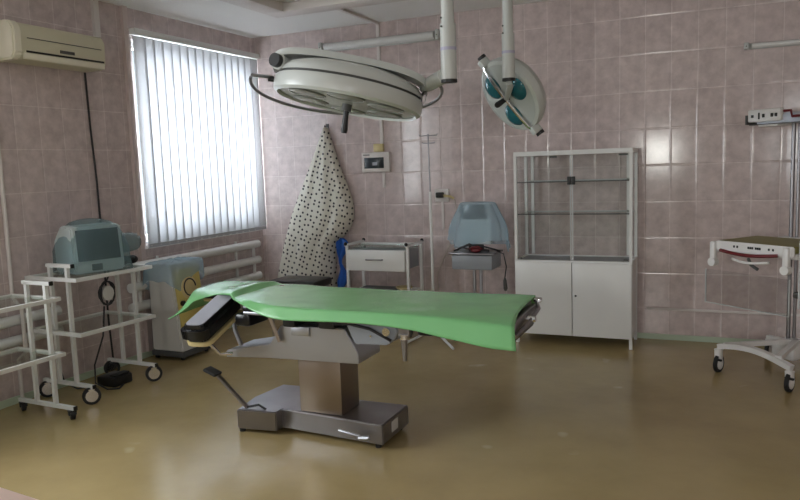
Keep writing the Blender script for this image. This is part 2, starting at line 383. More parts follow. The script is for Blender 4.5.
# ------------------------------------------------------------------ air conditioner
t = thing('air_conditioner', 'cream wall-mounted air conditioner at the top left beside the window', 'air conditioner', (0, -2.9, 2.32))
pr = [(.002, 0, .0), (.17, 0, .005), (.2, 0, .04), (.205, 0, .19), (.18, 0, .235), (.14, 0, .25), (.002, 0, .25)]
MB().prism(pr, (0, .73, 0), .006).build('body', CREAM, t)
MB().prism([(p[0]*1.04+.001 if p[0] > .01 else p[0], -.05, p[2]*1.04-.005) for p in pr], (0, .07, 0), .012).build('end_cap', CREAM2, t)
MB().box((.196, .06, .142), (.207, .69, .147)).build('panel_seam', DARKG, t)
MB().box((.19, .05, .05), (.206, .71, .062)).build('air_slot', BLACK, t)
MB().box((.2, .32, .075), (.208, .44, .096)).build('display_plate', DARKG, t)
MB().box((.185, .03, .006), (.203, .715, .046), .004).build('louvre_flap', CREAM2, t)
tag(MB().tube([(.012, -2.2, 2.318), (.01, -2.19, 1.9), (.014, -2.175, 1.5), (.012, -2.17, .9), (.02, -2.18, .4), (.06, -2.2, .012)], .0075, 8).build('power_cable', CABLE),
    'dark cable hanging down the tiles from the air conditioner', 'cable')

# ------------------------------------------------------------------ trolleys on the left
def caster(p, loc, r, hub, ang=0, name='caster'):
    w = MB(); x, y, z = loc
    w.tube([(x-.012, y, r), (x+.012, y, r)], r, 20)
    o = w.build(name, RUBBER, p)
    MB().tube([(x-.016, y, r), (x+.016, y, r)], r*.68, 18).build('wheel_disc', hub, o)
    f = MB().sq((x+.02, y, r), (x+.02, y+.0, z-.01), .006, .03).sq((x-.02, y, r), (x-.02, y, z-.01), .006, .03).box((x-.024, y-.02, z-.012), (x+.024, y+.02, z-.002)).tube([(x, y, z-.004), (x, y, z+.004)], .012)
    f.build('fork', hub if hub != BLACK else RUBBER, o)
    if ang:
        R = Matrix.Translation((x, y, 0)) @ Matrix.Rotation(ang, 4, 'Z') @ Matrix.Translation((-x, -y, 0))
        o.data.transform(R)
        for c in o.children: c.data.transform(R)
    return o
def trolley(label, loc, rz, W, L, ztop, shelves, zb, wr, hub, inset, tall_near=True, x1=.48):
    """W across (local x), L along local y; near frame at y=0, far frame at y=L"""
    t = thing('trolley', label, 'trolley', loc, rz, None)
    b = .024
    for y in (0, L):
        zt = ztop if (y == 0) == tall_near else shelves[0]
        e = MB()
        e.sq((inset, y, zb), (inset, y, zt), b).sq((W-inset, y, zb), (W-inset, y, zt), b)
        e.sq((0, y, zb), (W, y, zb), b)
        if (y == 0) == tall_near: e.sq((inset-.03, y, zt), (W-inset+.05, y, zt), b)
        fr = e.build('end_frame', WHITE, t)
        MB().box((W-.002, y-.014, zb-.014), (W+.008, y+.014, zb+.014), .003).build('end_plug', BLACK, fr)
        if (y == 0) == tall_near: MB().box((W-inset+.05, y-.014, zt-.014), (W-inset+.06, y+.014, zt+.014), .003).build('end_plug', BLACK, fr)
        for x in (.03, W-.03): caster(t, (x, y, zb-.012), wr, hub, -.62 if hub == CHROME else 1.1)
    for z in shelves:
        s_ = MB(); x0 = -.01
        for yy in (-.05, L+.03): s_.sq((x0, yy, z), (x1, yy, z), b)
        for xx in (x0, x1): s_.sq((xx, -.05-b/2, z), (xx, L+.03+b/2, z), b)
        fr = s_.build('shelf_frame', WHITE, t)
        MB().quad((x0, -.05, z+.006), (x1, -.05, z+.006), (x1, L+.03, z+.006), (x0, L+.03, z+.006)).build('glass_shelf', GLASSG, fr)
    return t
trolley('white tube trolley with wrapped monitor on its glass shelf, by the left wall', (.075, -2.85, 0), -.05, .5, .56, .945, (.86, .49), .125, .06, CHROME, .165)
# nearest trolley: its tall end faces the other one
trolley('empty white tube trolley with two glass shelves, cut by the left edge of the photo', (.135, -3.78, 0), -.04, .53, .66, .875, (.772, .412), .075, .03, BLACK, .175, tall_near=False, x1=.425)

# wrapped monitor on the trolley
MZ = .86+.0135
t = thing('patient_monitor', 'grey boxy monitor with dark screen under plastic film on the trolley', 'monitor', (.335, -2.60, MZ), .0)
R = -.32
MB().prism([(-.17, -.17, 0.001), (.14, -.17, 0.001), (.14, -.17, .06), (.12, -.17, .32), (-.05, -.17, .33), (-.17, -.17, .22)], (0, .36, 0), .012).build('body', MONB, t)
MB().box((.137, -.14, .085), (.146, .16, .30), rot=(0, -.1, 0), piv=(.14, 0, .08)).build('screen', SCREEN, t)
MB().box((.14, -.05, .015), (.15, .02, .06)).build('button_panel', DARKG, t)
t.rotation_euler = (0, 0, R)
# film over the monitor
rows = []
prof = [(0.004, 1.06, 1.04), (.07, 1.0, 1.0), (.15, .95, 1.0), (.24, .90, .84), (.31, .82, .66), (.345, .66, .48), (.362, .40, .28), (.37, .1, .08)]
for z, sx, sy in prof:
    row = []
    for j in range(56):
        a = 2*PI*j/56; c, s_ = math.cos(a), math.sin(a)
        e = .62; x = .215*sx*math.copysign(abs(c)**e, c); y = .235*sy*math.copysign(abs(s_)**e, s_)
        k = 1+.025*math.sin(a*9+z*14)+.015*math.sin(a*17+2)
        row.append((x*k, y*k+.02, z))
    rows.append(row)
o = MB().grid(rows, True).build('plastic_cover', TEALF, smooth=1)
o.location = (.335, -2.60, MZ); o.rotation_euler = (0, 0, R)
tag(o, 'greyish teal plastic film draped over the monitor on the trolley', 'plastic cover')
# rolled bag at the far end of that trolley
o = MB().tube([(0, -.16, .0), (.01, -.10, .03), (.01, 0, .04), (.005, .09, .038), (0, .14, .03)], .06, 16, rr=[.05, .07, .075, .072, .06]).build('rolled_film', TEALF, smooth=1)
o.location = (.36, -2.325, 1.0); tag(o, 'rolled blue-green plastic bag lying beside the wrapped monitor', 'plastic bag')
o = MB().sphere((0, 0, .035), .05, (1.2, 1.5, .68)).sphere((.02, .08, .034), .045, (1, 1, .72)).sphere((0, -.08, .03), .04, (1, 1.2, .7)).tube([(.02, -.1, .03), (.07, -.04, .03), (.07, .04, .05), (.03, .1, .05)], .01, 8).build('cuff_bundle', RUBBER, smooth=1)
o.location = (.36, -2.33, MZ); tag(o, 'black rubber bundle under the rolled bag on the trolley', 'cable bundle')

# cables and box below
t = thing('cable_coil', 'coil of dark cable with pale disc hanging under the trolley top shelf', 'cable', (.40, -2.53, .70))
pts = [(.0+.01*math.sin(k*.7), .065*math.cos(k*.42)*(1+.1*math.sin(k)), .085*math.sin(k*.42)) for k in range(44)]
MB().tube(pts, .006, 8).build('coil', CABLE, t, smooth=1)
MB().tube([(-.012, 0, 0), (.012, 0, 0)], .052, 24).build('reel', UNITW, t)
MB().tube([(0, 0, .085), (.005, .02, .12), (0, .03, .165)], .006, 8).build('hanger', CABLE, t)
t = thing('foot_switch', 'black box with cable on the floor beneath the trolley with the monitor', 'foot switch', (.32, -2.46, 0))
MB().box((-.08, -.09, .001), (.1, .09, .075), .015).build('body', BLACK, t)
MB().box((.03, -.07, .076), (.09, .07, .088), .005).build('pedal', RUBBER, t)
tag(MB().tube([(.36, -2.53, .60), (.40, -2.60, .4), (.36, -2.66, .2), (.31, -2.62, .05), (.40, -2.6, .008), (.47, -2.56, .008), (.36, -2.36, .008)], .006, 8).build('hanging_cable', CABLE, smooth=1),
    'dark cable dropping from the coil to the floor under the trolley', 'cable')
tag(MB().tube([(.10, -2.76, .45), (.06, -2.72, .25), (.09, -2.70, .06), (.17, -2.66, .008), (.22, -2.58, .008)], .006, 8).build('hanging_cable', CABLE, smooth=1),
    'dark cable looping down beside the left legs of the monitor trolley', 'cable')

# ------------------------------------------------------------------ yellow and white appliance under the window
t = thing('anaesthesia_unit', 'grey-white floor unit with yellow dial panel under the window', 'medical unit', (.14, -1.8, 0))
MB().prism([(-.053, 0, .075), (.27, 0, .075), (.19, 0, .80), (-.045, 0, .80)], (0, .35, 0), .012).build('body', UNITW, t)
MB().box((-.055, -.01, .03), (.285, .36, .075), .006).build('plinth', PLINTH, t)
for x in (-.03, .24):
    for y in (.03, .32): MB().tube([(x-.012, y, .018), (x+.012, y, .018)], .017, 12).build('foot_wheel', BLACK, t)
sl = math.atan2(.08, .725)
pm = Matrix.Translation((.236, .175, .42)) @ Matrix.Rotation(-sl, 4, 'Y')
def panel(m, *a, **k):
    o = m.build(*a, **k); o.data.transform(pm); return o
pn = panel(MB().box((-.004, -.155, -.22), (.008, .155, .33), .004), 'dial_panel', YELLOW, t)
panel(MB().lathe([(0, .018), (.085, .018), (.10, .008), (.10, 0)], 32, Matrix.Rotation(PI/2, 4, 'Y') @ Matrix.Translation((-.17, 0, 0))), 'gauge', BEIGE, t)
panel(MB().tube([(.02, .07*math.cos(a*.2), .17+.07*math.sin(a*.2)) for a in range(0, 26)], .006, 8), 'hose_loop', CABLE, t, smooth=1)
panel(MB().tube([(.008, -.11, .05), (.03, -.11, .05)], .022, 16), 'knob', BLACK, t)
panel(MB().box((.003, -.06, -.20), (.01, .0, -.12)), 'plate', BEIGE, t)
# blue film over it
def drape_box(name, m, x0, x1, y0, y1, zt, hang, seed, wob=.012, n=12):
    """cloth lying on a box top and hanging down its sides"""
    rnd = random.Random(seed); per = []
    xs = [x0+(x1-x0)*i/n for i in range(n+1)]; ys = [y0+(y1-y0)*i/n for i in range(n+1)]
    per = [(x, y0) for x in xs[:-1]]+[(x1, y) for y in ys[:-1]]+[(x, y1) for x in xs[:0:-1]]+[(x0, y) for y in ys[:0:-1]]
    cx, cy = (x0+x1)/2, (y0+y1)/2; rows = []
    ph = [rnd.uniform(0, 6) for _ in range(4)]
    for k, (f, dz) in enumerate(((.02, .004), (.5, .008), (.93, .003), (1.0, -.012), (1.02, -.4), (1.04, -.75), (1.05, -1.0))):
        row = []
        for j, (x, y) in enumerate(per):
            a = j/len(per)*2*PI
            w = math.sin(a*7+ph[0])*.6+math.sin(a*13+ph[1])*.4
            h = hang*(1+.28*math.sin(a*3+ph[2])+.18*math.sin(a*5+ph[3]))
            z = zt+(dz if dz > -.1 else dz*h)
            kk = f+(w*wob*(-dz)*2.2 if dz < -.1 else 0)
            z += .006*math.sin(j*1.7+ph[1])*(dz > -.1)
            row.append((cx+(x-cx)*kk+(.02*w*(-dz) if dz < -.1 else 0)*(1 if x > cx else -1), cy+(y-cy)*kk, z))
        rows.append(row)
    return MB().grid(rows, True).build(name, m, smooth=1, sub=1)
o = drape_box('plastic_cover', BLUEF, .093, .365, -1.845, -1.41, .812, .17, 3)
tag(o, 'crumpled light blue plastic sheet over the top of the yellow-panelled unit', 'plastic cover')

# ------------------------------------------------------------------ wall things at the back
t = thing('fuse_box', 'white flush fuse box with dark window on the back wall beside the robe', 'fuse box', (1.38, 0, 1.575))
MB().box((-.15, -.05, -.095), (.145, -.001, .095), .008).build('housing', PVC, t)
MB().box((-.12, -.055, -.058), (.09, -.049, .045), .003).build('window', SCREEN, t)
MB().box((-.13, -.0515, .066), (-.06, -.0495, .076)).build('maker_mark', DARKG, t)
MB().box((-.03, -.057, -.03), (.02, -.0545, .0)).build('breaker', ENAMELG, t)
o = MB().box((-.05, -.05, -.03), (.05, -.001, .045), .008).build('junction_box', BEIGE); o.location = (1.41, 0, 1.704)
tag(o, 'small yellowish junction box on top of the fuse box', 'junction box')
tag(MB().box((1.43, -.014, 1.33), (1.46, -.001, 1.478), .003).build('cable_stub', PVC), 'short white conduit stub below the fuse box', 'conduit')
def tube_light(label, x0, x1, z, r=.036):
    t = thing('wall_lamp', label, 'lamp', ((x0+x1)/2, 0, z)); hw = (x1-x0)/2
    MB().box((-hw, -.03, -r), (hw, -.001, r), .004).build('base', LAMPW, t)
    MB().tube([(-hw+.05, -.045, 0), (hw-.05, -.045, 0)], r*.85, 16).build('diffuser', WHITE, t)
    for s_ in (-1, 1):
        c = MB().box((s_*hw-.03 if s_ > 0 else -hw-.005, -.085, -r*1.1), (hw+.005 if s_ > 0 else -hw+.03, -.001, r*1.1), .006).build('end_cap', LAMPW, t)
        MB().tube([(s_*(hw-.012), -.087, -.004), (s_*(hw-.012), -.083, -.004)], .005, 8).build('screw', DARKG, c)
tube_light('long grey fluorescent wall lamp high on the back wall above the surgical lamp', .83, 2.07, 2.70, .042)
tube_light('thin fluorescent wall lamp at the upper right above the baby warmer', 4.57, 5.8, 2.352, .022)
t = thing('wall_socket', 'white double wall socket with plugged-in adaptor beside the drip stand', 'socket', (2.04, 0, 1.245))
MB().box((-.07, -.03, -.06), (.07, -.001, .06), .008).build('plate', PVC, t)
MB().box((-.045, -.075, -.02), (.03, -.031, .03), .01).build('plug', BLACK, t)
MB().tube([(.03, -.05, .0), (.10, -.06, -.01), (.13, -.05, -.03)], .012, 8).build('adaptor', BEIGE, t)
MB().box((-.01, -.012, -.32), (.012, -.001, -.061)).build('conduit', PVC, t)
MB().tube([(p[0]-2.04, p[1], p[2]-1.245) for p in ((2.17, -.035, 1.21), (2.2, -.04, 1.05), (2.15, -.05, .85), (2.06, -.06, .66), (1.98, -.05, .5), (2.0, -.04, .2), (2.05, -.05, .008))], .004, 8).build('cord', CABLEW, t, smooth=1)
# hook, robe, blue apron
t = thing('wall_hook', 'small metal hook holding up the dotted gown', 'hook', (.845, 0, 1.93))
MB().box((-.015, -.006, -.04), (.015, -.001, .04)).tube([(0, -.006, -.02), (0, -.035, -.025), (0, -.045, .0), (0, -.042, .015)], .004, 8).build('hook_body', DARKG, t)
zs = [1.93, 1.86, 1.72, 1.6, 1.475, 1.35, 1.218, 1.072, .95, .874, .82, .7, .58, .471, .37, .31]
def lerp(tb, z):
    tb = sorted(tb)
    if z <= tb[0][0]: return tb[0][1]
    for (a, p), (b, q) in zip(tb, tb[1:]):
        if z <= b: return p+(q-p)*(z-a)/(b-a)
    return tb[-1][1]
Lx = [(1.93, .835), (1.475, .617), (1.075, .42), (.451, .225), (.31, .20)]
Rx = [(1.93, .865), (1.72, .925), (1.513, .995), (1.218, 1.113), (1.072, 1.128), (.93, 1.08), (.874, 1.035), (.82, .925), (.7, .90), (.471, .885), (.31, .885)]
rows = []
for z in zs:
    l, r = lerp(Lx, z), lerp(Rx, z); row = []; dp = .045+.14*min(1, (1.93-z)/1.1)
    for j in range(60):
        a = 2*PI*j/60; u = math.cos(a); s_ = math.sin(a)
        x = (l+r)/2+(r-l)/2*math.copysign(abs(u)**.9, u)
        fold = .014*math.sin(u*9+1.2*math.sin(z*2.2))*min(1, (1.95-z)*1.4)+.006*math.sin(u*19+z*3)*min(1, (1.95-z))
        y = -.018 if s_ < 0 else -.03-dp*abs(s_)**.7-fold*abs(s_)
        row.append((x-.6, y, z))
    rows.append(row)
o = MB().grid(rows, True).build('dotted_gown', DOTS, smooth=1, sub=1, solid=.003); o.location = (.6, -.01, 0)
MB().tube([(.235, -.045, 1.92), (.245, -.05, 1.955), (.255, -.045, 1.92)], .004, 6).build('hanging_loop', DOTS, o)
rows = []
for k in range(14):
    z = .845-.545*k/13; w = .05+.03*math.sin(k*.8); x = .985+.02*math.sin(k*.9)
    rows.append([(x+w*u, -.10-.025*math.sin(u*4+k*.3)-.02*u, z) for u in (-1, -.6, -.2, .2, .6, 1)])
tag(o, 'white dotted cotton gown hanging to a point from a wall hook', 'gown')
tag(MB().grid(rows).build('blue_apron', BLUEC, smooth=1, solid=.006, sub=1), 'bright blue cloth hanging beside the dotted gown', 'cloth')
# black stool in front of it
t = thing('stool', 'black padded stool on metal legs below the dotted gown', 'stool', (.85, -.66, 0))
MB().box((-.25, -.17, .45), (.25, .17, .525), .025).build('seat', VINYL, t)
MB().box((-.22, -.15, .43), (.22, .15, .449)).build('seat_frame', STEEL, t)
for x in (-1, 1):
    for y in (-1, 1): MB().tube([(x*.2, y*.13, .43), (x*.22, y*.16, .0)], .012).build('leg', CHROME, t)

# ------------------------------------------------------------------ drawer trolley
t = thing('drawer_trolley', 'white instrument trolley with a drawer and low shelf at the back wall', 'trolley', (1.27, -.52, 0))
W_, D_ = .62, .31
for y in (0, D_):
    for x in (0.015, W_): MB().sq((x, y, .07), (x, y, .835), .024).build('leg', WHITE, t)
for x in (.015, W_): MB().sq((x, -.03, .828), (x, D_+.03, .828), .022).sq((x, -.03, .07), (x, D_+.03, .07), .022).build('side_rail', WHITE, t)
MB().sq((.015, D_, .808), (W_, D_, .808), .022).build('back_rail', WHITE, t)
MB().box((.025, .016, .80), (W_-.015, D_-.013, .807)).build('top_shelf', GLASSG, t)
MB().box((.03, .015, .61), (W_-.02, D_-.015, .785)).build('drawer_box', ENAMELG, t)
dr = MB().box((.02, -.03, .595), (W_-.02, .0145, .785), .006).build('drawer', WHITE, t)
MB().tube([(.22, -.03, .70), (.225, -.05, .70), (.38, -.05, .70), (.385, -.03, .70)], .007, 8).build('handle', STEELD, dr)
MB().box((.03, -.01, .385), (W_-.015, D_, .40)).sq((.03, -.015, .392), (W_-.015, -.015, .392), .02).build('lower_shelf', WHITE, t)
MB().box((.06, .02, .401), (.44, D_-.03, .407)).build('tray_liner', PLINTH, t)
for x in (.015, W_):
    for y in (-.03, D_+.03): MB().sphere((x, y, .84), .017).build('corner_cap', BLACK, t)
    for y in (0, D_): caster(t, (x, y, .06), .028, BLACK, .4)
o = MB().lathe([(0, .0), (.05, .0), (.075, .02), (.08, .03), (.07, .03), (.05, .012), (0, .012)], 28).build('dish', BEIGE, smooth=1)
o.location = (1.78, -.37, .402); tag(o, 'round beige dish on the low shelf of the drawer trolley', 'dish')

# ------------------------------------------------------------------ drip stand
t = thing('drip_stand', 'thin white drip stand with double hook standing on a tripod base at the back', 'drip stand', (2.095, -.45, 0))
MB().tube([(0, 0, .06), (0, 0, 1.30)], .012, 12).build('lower_pole', WHITE, t)
MB().tube([(0, 0, 1.30), (-.005, 0, 1.80)], .006, 10).build('upper_pole', STEELD, t)
MB().tube([(-.09, 0, 1.80), (-.085, 0, 1.785), (.075, 0, 1.785), (.08, 0, 1.80)], .004, 8).build('hook_bar', STEELD, t)
MB().tube([(-.06, 0, 1.73), (-.055, 0, 1.72), (.05, 0, 1.72), (.055, 0, 1.73)], .004, 8).build('hook_bar', STEELD, t)
MB().tube([(0, 0, .04), (0, 0, .085)], .018, 12).build('collar', WHITE, t)
for a, q_ in ((4.29, .34), (5.397, .50), (1.9, .36)):
    MB().tube([(0, 0, .06), (.10*math.cos(a), .10*math.sin(a), .055), (q_*math.cos(a), q_*math.sin(a), .012)], .011, 10).build('leg', WHITE, t)

# ------------------------------------------------------------------ device stand with blue cover
t = thing('device_stand', 'grey device shelf on a steel pole carrying a blue-wrapped monitor at the back wall', 'stand', (2.49, -.4, 0))
MB().box((-.18, -.14, .63), (.18, .14, .755), .01).build('shelf_box', ENAMELG, t)
for x in (-.03, .03): MB().tube([(x, .02, .05), (x, .02, .63)], .014, 12).build('pole', STEEL, t)
for k in range(4):
    a = PI/4+k*PI/2; MB().sq((0, .02, .055), (.24*math.cos(a), .02+.24*math.sin(a), .055), .03, .02).build('foot', STEELD, t)
    MB().tube([(.23*math.cos(a)-.01, .02+.23*math.sin(a), .023), (.23*math.cos(a)+.01, .02+.23*math.sin(a), .023)], .022, 14).build('wheel', RUBBER, t)
MB().box((-.20, -.16, .762), (.2, .14, .775), .004).build('top_plate', STEELD, t)
t = thing('wrapped_monitor', 'dark flat monitor with clutter of tubes standing on the grey device shelf', 'monitor', (2.49, -.4, .776))
MB().box((-.13, -.03, .06), (.14, .03, .40), .01).build('body', MONB, t)
MB().box((-.125, -.045, .28), (.125, -.031, .405), .003).build('screen', SCREEN, t)
MB().box((-.05, -.06, .0), (.05, .06, .06)).build('foot', BLACK, t)
o = MB().tube([(-.17, -.1, .012), (-.1, -.12, .045), (0, -.1, .02), (.09, -.13, .06), (.19, -.1, .03), (.24, -.08, .01)], .007, 8).tube([(-.15, -.08, .02), (-.03, -.1, .07), (.06, -.1, .03), (.15, -.12, .02)], .01, 8).build('tubing', CABLE, smooth=1); o.location = (2.49, -.4, .776)
tag(o, 'tangle of dark tubes lying on the grey device shelf', 'tubing')
o = MB().sphere((0, 0, .022), .03, (1.5, .8, .7)).tube([(-.05, 0, .03), (-.02, -.03, .05), (.03, -.02, .055), (.06, 0, .03)], .008, 8).build('red_clamp', RED, smooth=1); o.location = (2.52, -.515, .776)
tag(o, 'small dark red clamp among the tubes on the device shelf', 'clamp')
rows = []
sh = [(.425, .14, .085), (.415, .15, .095), (.36, .17, .10), (.28, .215, .11), (.18, .25, .12), (.10, .24, .115), (.05, .25, .12)]
for k, (z, hw, hd) in enumerate(sh):
    row = []
    for j in range(48):
        a = 2*PI*j/48; c, s_ = math.cos(a), math.sin(a); e = .6
        kk = 1+.09*math.sin(a*7+k*.5)+.05*math.sin(a*13+k)
        row.append((hw*math.copysign(abs(c)**e, c)*kk+.01+(.03*(c > 0)*k/6), hd*math.copysign(abs(s_)**e, s_)*kk*(1 if s_ > 0 else .62), z-(.06*max(0, math.sin(a*3+1)) if k > 4 else 0)+(.05 if (k > 4 and s_ < 0) else 0)))
    rows.append(row)
rows.insert(0, [(p[0]*.3, p[1]*.3, .428) for p in rows[0]])
o = MB().grid(rows, True).build('plastic_cover', BLUEF, smooth=1, sub=1); o.location = (2.49, -.4, .776)
tag(o, 'light blue plastic sheet draped over the monitor on the grey device shelf', 'plastic cover')
t = thing('hanging_plug', 'pale cord with dark plug dangling at the right of the device shelf', 'cord', (2.70, -.42, .5))
MB().tube([(-.02, 0, .28), (.04, -.01, .26), (.06, 0, .15), (.045, 0, .05)], .005, 8).build('cord', CABLE, t, smooth=1)
MB().tube([(.045, 0, .05), (.045, 0, .03), (.05, 0, -.04), (.05, 0, -.06)], .014, 10, rr=[.007, .014, .018, .01]).build('plug', DARKG, t)

# ------------------------------------------------------------------ glass cabinet
t = thing('glass_cabinet', 'white medical cabinet with glass upper doors and solid lower doors', 'cabinet', (3.317, -.24, 0))
x0, x1, yf, yb = -.478, .472, -.19, .19; zt, zm, zb_ = 1.6, .70, .085; p = .024
for x in (x0, x1-p):
    for y in (yf, yb-p): MB().box((x, y, .0), (x+p, y+p, zt)).build('leg', WHITE, t)
for z in (zt-p, zm-.012, zb_):
    f = MB()
    f.box((x0+p, yf, z), (x1-p, yf+p, z+p)).box((x0+p, yb-p, z), (x1-p, yb, z+p))
    for x in (x0, x1-p): f.box((x, yf+p, z), (x+p, yb-p, z+p))
    f.build('frame', WHITE, t)
MB().box((x0+.001, yf+.001, zt), (x1-.001, yb-.001, zt+.012)).build('top_panel', WHITE, t)
MB().box((x0+p, yf+p, zm-.01), (x1-p, yb-p, zm+.005)).build('middle_deck', ENAMELG, t)
MB().box((x0+.006, yf+p, zb_+p), (x0+.018, yb-p, zm-.012)).box((x1-.018, yf+p, zb_+p), (x1-.006, yb-p, zm-.012)).box((x0+p, yb-.016, zb_+p), (x1-p, yb-.006, zm-.012)).box((x0+p, yf+p, zb_+.004), (x1-p, yb-p, zb_+.014)).build('carcass_panel', WHITE, t)
for a, b, hx in ((x0+.004, -.003, -.03), (.003, x1-.004, .03)):
    MB().box((a, yf-.018, zb_+.002), (b, yf-.001, zm-.004), .003).build('door', WHITE, t)
    g = MB().quad((a+.02, yf-.005, zm+.018), (b-(.0 if b < 0 else .02), yf-.005, zm+.018), (b-(.0 if b < 0 else .02), yf-.005, zt-.028), (a+.02, yf-.005, zt-.028)).build('glass_door', GLASS, t)
    MB().box((hx*.55-.015, yf-.024, 1.335), (hx*.55+.015, yf-.0085, 1.40), .003).build('latch', BLACK, g)
    MB().box(((a+.022) if b < 0 else b-.06, yf-.012, zm+.02), ((a+.06) if b < 0 else b-.022, yf-.0085, zm+.035)).box(((a+.3) if b < 0 else b-.1, yf-.012, zt-.045), ((a+.36) if b < 0 else b-.03, yf-.0085, zt-.03)).build('hinge', DARKG, g)
    MB().box((b-.01 if b < 0 else a, yf-.0095, zm+.018), (b if b < 0 else a+.01, yf-.0025, zt-.028)).build('glass_edge', EDGE, g)
MB().tube([(.03, yf-.024, .395+.03), (.03, yf-.018, .395+.03)], .008, 12).build('lock', BLACK, t)
for q4 in (((x0+.01, yf+p), (x0+.01, yb-p)), ((x1-.01, yf+p), (x1-.01, yb-p)), ((x0+p, yb-.01), (x1-p, yb-.01))):
    (qa, qb), (qc, qd) = q4; MB().quad((qa, qb, zm+.02), (qc, qd, zm+.02), (qc, qd, zt-p), (qa, qb, zt-p)).build('glass_wall', GLASS, t)
for z in (1.09, 1.355): 
    g = MB().quad((x0+.02, yf+p, z+.003), (x1-.02, yf+p, z+.003), (x1-.02, yb-.03, z+.003), (x0+.02, yb-.03, z+.003)).build('glass_shelf', GLASSG, t)
    MB().box((x0+.02, yf+p-.003, z-.001), (x1-.02, yf+p, z+.008)).build('shelf_edge', DARKG, g)
    MB().box((x0+.02, yb-.03, z-.003), (x1-.02, yb-.026, z+.01)).build('shelf_rail', EDGE, g)
for x in (x0+.06, x1-.085): MB().box((x, yb-.03, zm+.02), (x+.025, yb-.014, zt-p)).build('shelf_upright', WHITE, t)

# ------------------------------------------------------------------ baby warmer at the right
u_ = V((.47, -.38, 0)).normalized(); ang = math.atan2(u_.y, u_.x)
t = thing('baby_warmer', 'white infant warmer on wheels with olive mattress at the right edge', 'infant warmer', (4.385, -.83, 0), ang)
# local x along the front, local y to the back
Wd, Dp = .61, .72
fr = MB(); arc = []
for k in range(17):
    u = k/16; arc.append((.055+(Wd-.06)*u, 0, .185+.045*math.sin(PI*u)-.03*u))
for k in range(16): fr.sq(arc[k], arc[k+1], .045, .035)
fr.build('front_beam', WARMW, t)
for x in (.06, Wd-.01):
    o = caster(t, (x, -.01, .17 if x < .1 else .14), .062, WARMW, .25)
    MB().prism([(x-.022, .0, .05), (x+.022, .0, .05), (x+.026, .0, .165 if x < .1 else .135), (x-.026, .0, .165 if x < .1 else .135)], (0, -.03, 0), .006).build('brake_cover', WARMW, o)
    MB().box((x-.01, -.05, .09), (x+.05, -.032, .105), .004).build('brake_lever', BLACK, o)
for x in (.1, Wd-.1): MB().sq((x, 0, .2), (.3, .5, .2), .04, .03).build('base_arm', WARMW, t)
MB().box((.14, .44, .06), (.32, .62, .19), .02).build('column_foot', WARMW, t)
caster(t, (.0, .62, .14), .062, WARMW, .25); caster(t, (Wd-.05, .62, .14), .062, WARMW, .25)
MB().sq((-.0, .60, .155), (Wd-.05, .60, .155), .04, .03).build('rear_beam', WARMW, t)
MB().tube([(.21, .53, .185), (.21, .53, 1.78)], .014, 14).build('column', STEELD, t)
MB().tube([(.255, .53, .185), (.255, .53, 1.74)], .011, 12).build('column', STEELD, t)
n_before = set(t.children)
# tray
MB().prism([(0, 0, .82), (Wd, 0, .82), (Wd+.02, .03, .82), (Wd+.02, Dp-.24, .82), (-.02, Dp-.24, .82), (-.02, .03, .82)], (0, 0, .035), .008).build('tray', WARMW, t)
pl = MB().prism([(0, -.03, .835), (Wd, -.03, .835), (Wd, -.03, .905), (.04, -.03, .905), (0, -.03, .885)], (0, .03, 0), .008).build('front_panel', WARMW, t)
for cx in (.18, .205, .29, .305, .32, .345, .36, .375, .44, .47): MB().box((cx, -.034, .868), (cx+.011, -.0295, .883)).build('marking', BLACK, pl)
MB().tube([(.08+.43*k/12, -.036-.018*math.sin(PI*k/12), .842-.016*math.sin(PI*k/12)) for k in range(13)], .012, 10).build('red_bumper', RED, t, smooth=1)
MB().tube([(.17+.28*k/10, -.03-.03*math.sin(PI*k/10), .79-.012*math.sin(PI*k/10)) for k in range(11)], .009, 8).build('handle', WARMW, t, smooth=1)
MB().tube([(.28, -.01, .80), (.31, -.02, .76), (.36, -.02, .735)], .011, 8).build('tilt_lever', DARKG, t)
for x in (.02, Wd-.04):
    MB().box((x-.022, -.05, .735), (x+.022, -.012, .90), .012).tube([(x, -.055, .755), (x, -.01, .755)], .03, 16).build('hinge_bracket', WARMW, t)
MB().prism([(.03, .0, .857), (Wd-.03, .0, .857), (Wd-.0, .04, .857), (Wd-.0, Dp-.27, .857), (.0, Dp-.27, .857), (.0, .03, .857)], (0, 0, .045), .015).build('mattress', OLIVE, t)
MB().box((.12, Dp-.23, .835), (.30, Dp-.12, .90), .015).build('column_clamp', WARMW, t)
for o in set(t.children)-n_before: o.location.z = .035
g = MB().box((-.03, -.045, .50), (.60, -.037, .735)).build('drop_side', ACRYL, t)
MB().box((-.034, -.046, .494), (.604, -.036, .50)).box((-.036, -.046, .494), (-.03, -.036, .735)).box((.60, -.046, .494), (.606, -.036, .735)).build('panel_edge', EDGE, g)
g = MB().box((Wd+.028, .0, .55), (Wd+.036, .45, .98)).build('side_panel', ACRYL, t)
MB().box((Wd+.026, -.006, .55), (Wd+.038, .0, .98)).build('panel_edge', EDGE, g)
MB().box((Wd+.04, .02, .80), (Wd+.09, .40, .86), .01).build('side_rail', WARMW, t)
MB().box((Wd-.05, .05, .60), (Wd+.02, .4, .64), .01).build('instrument_shelf', DARKG, t)
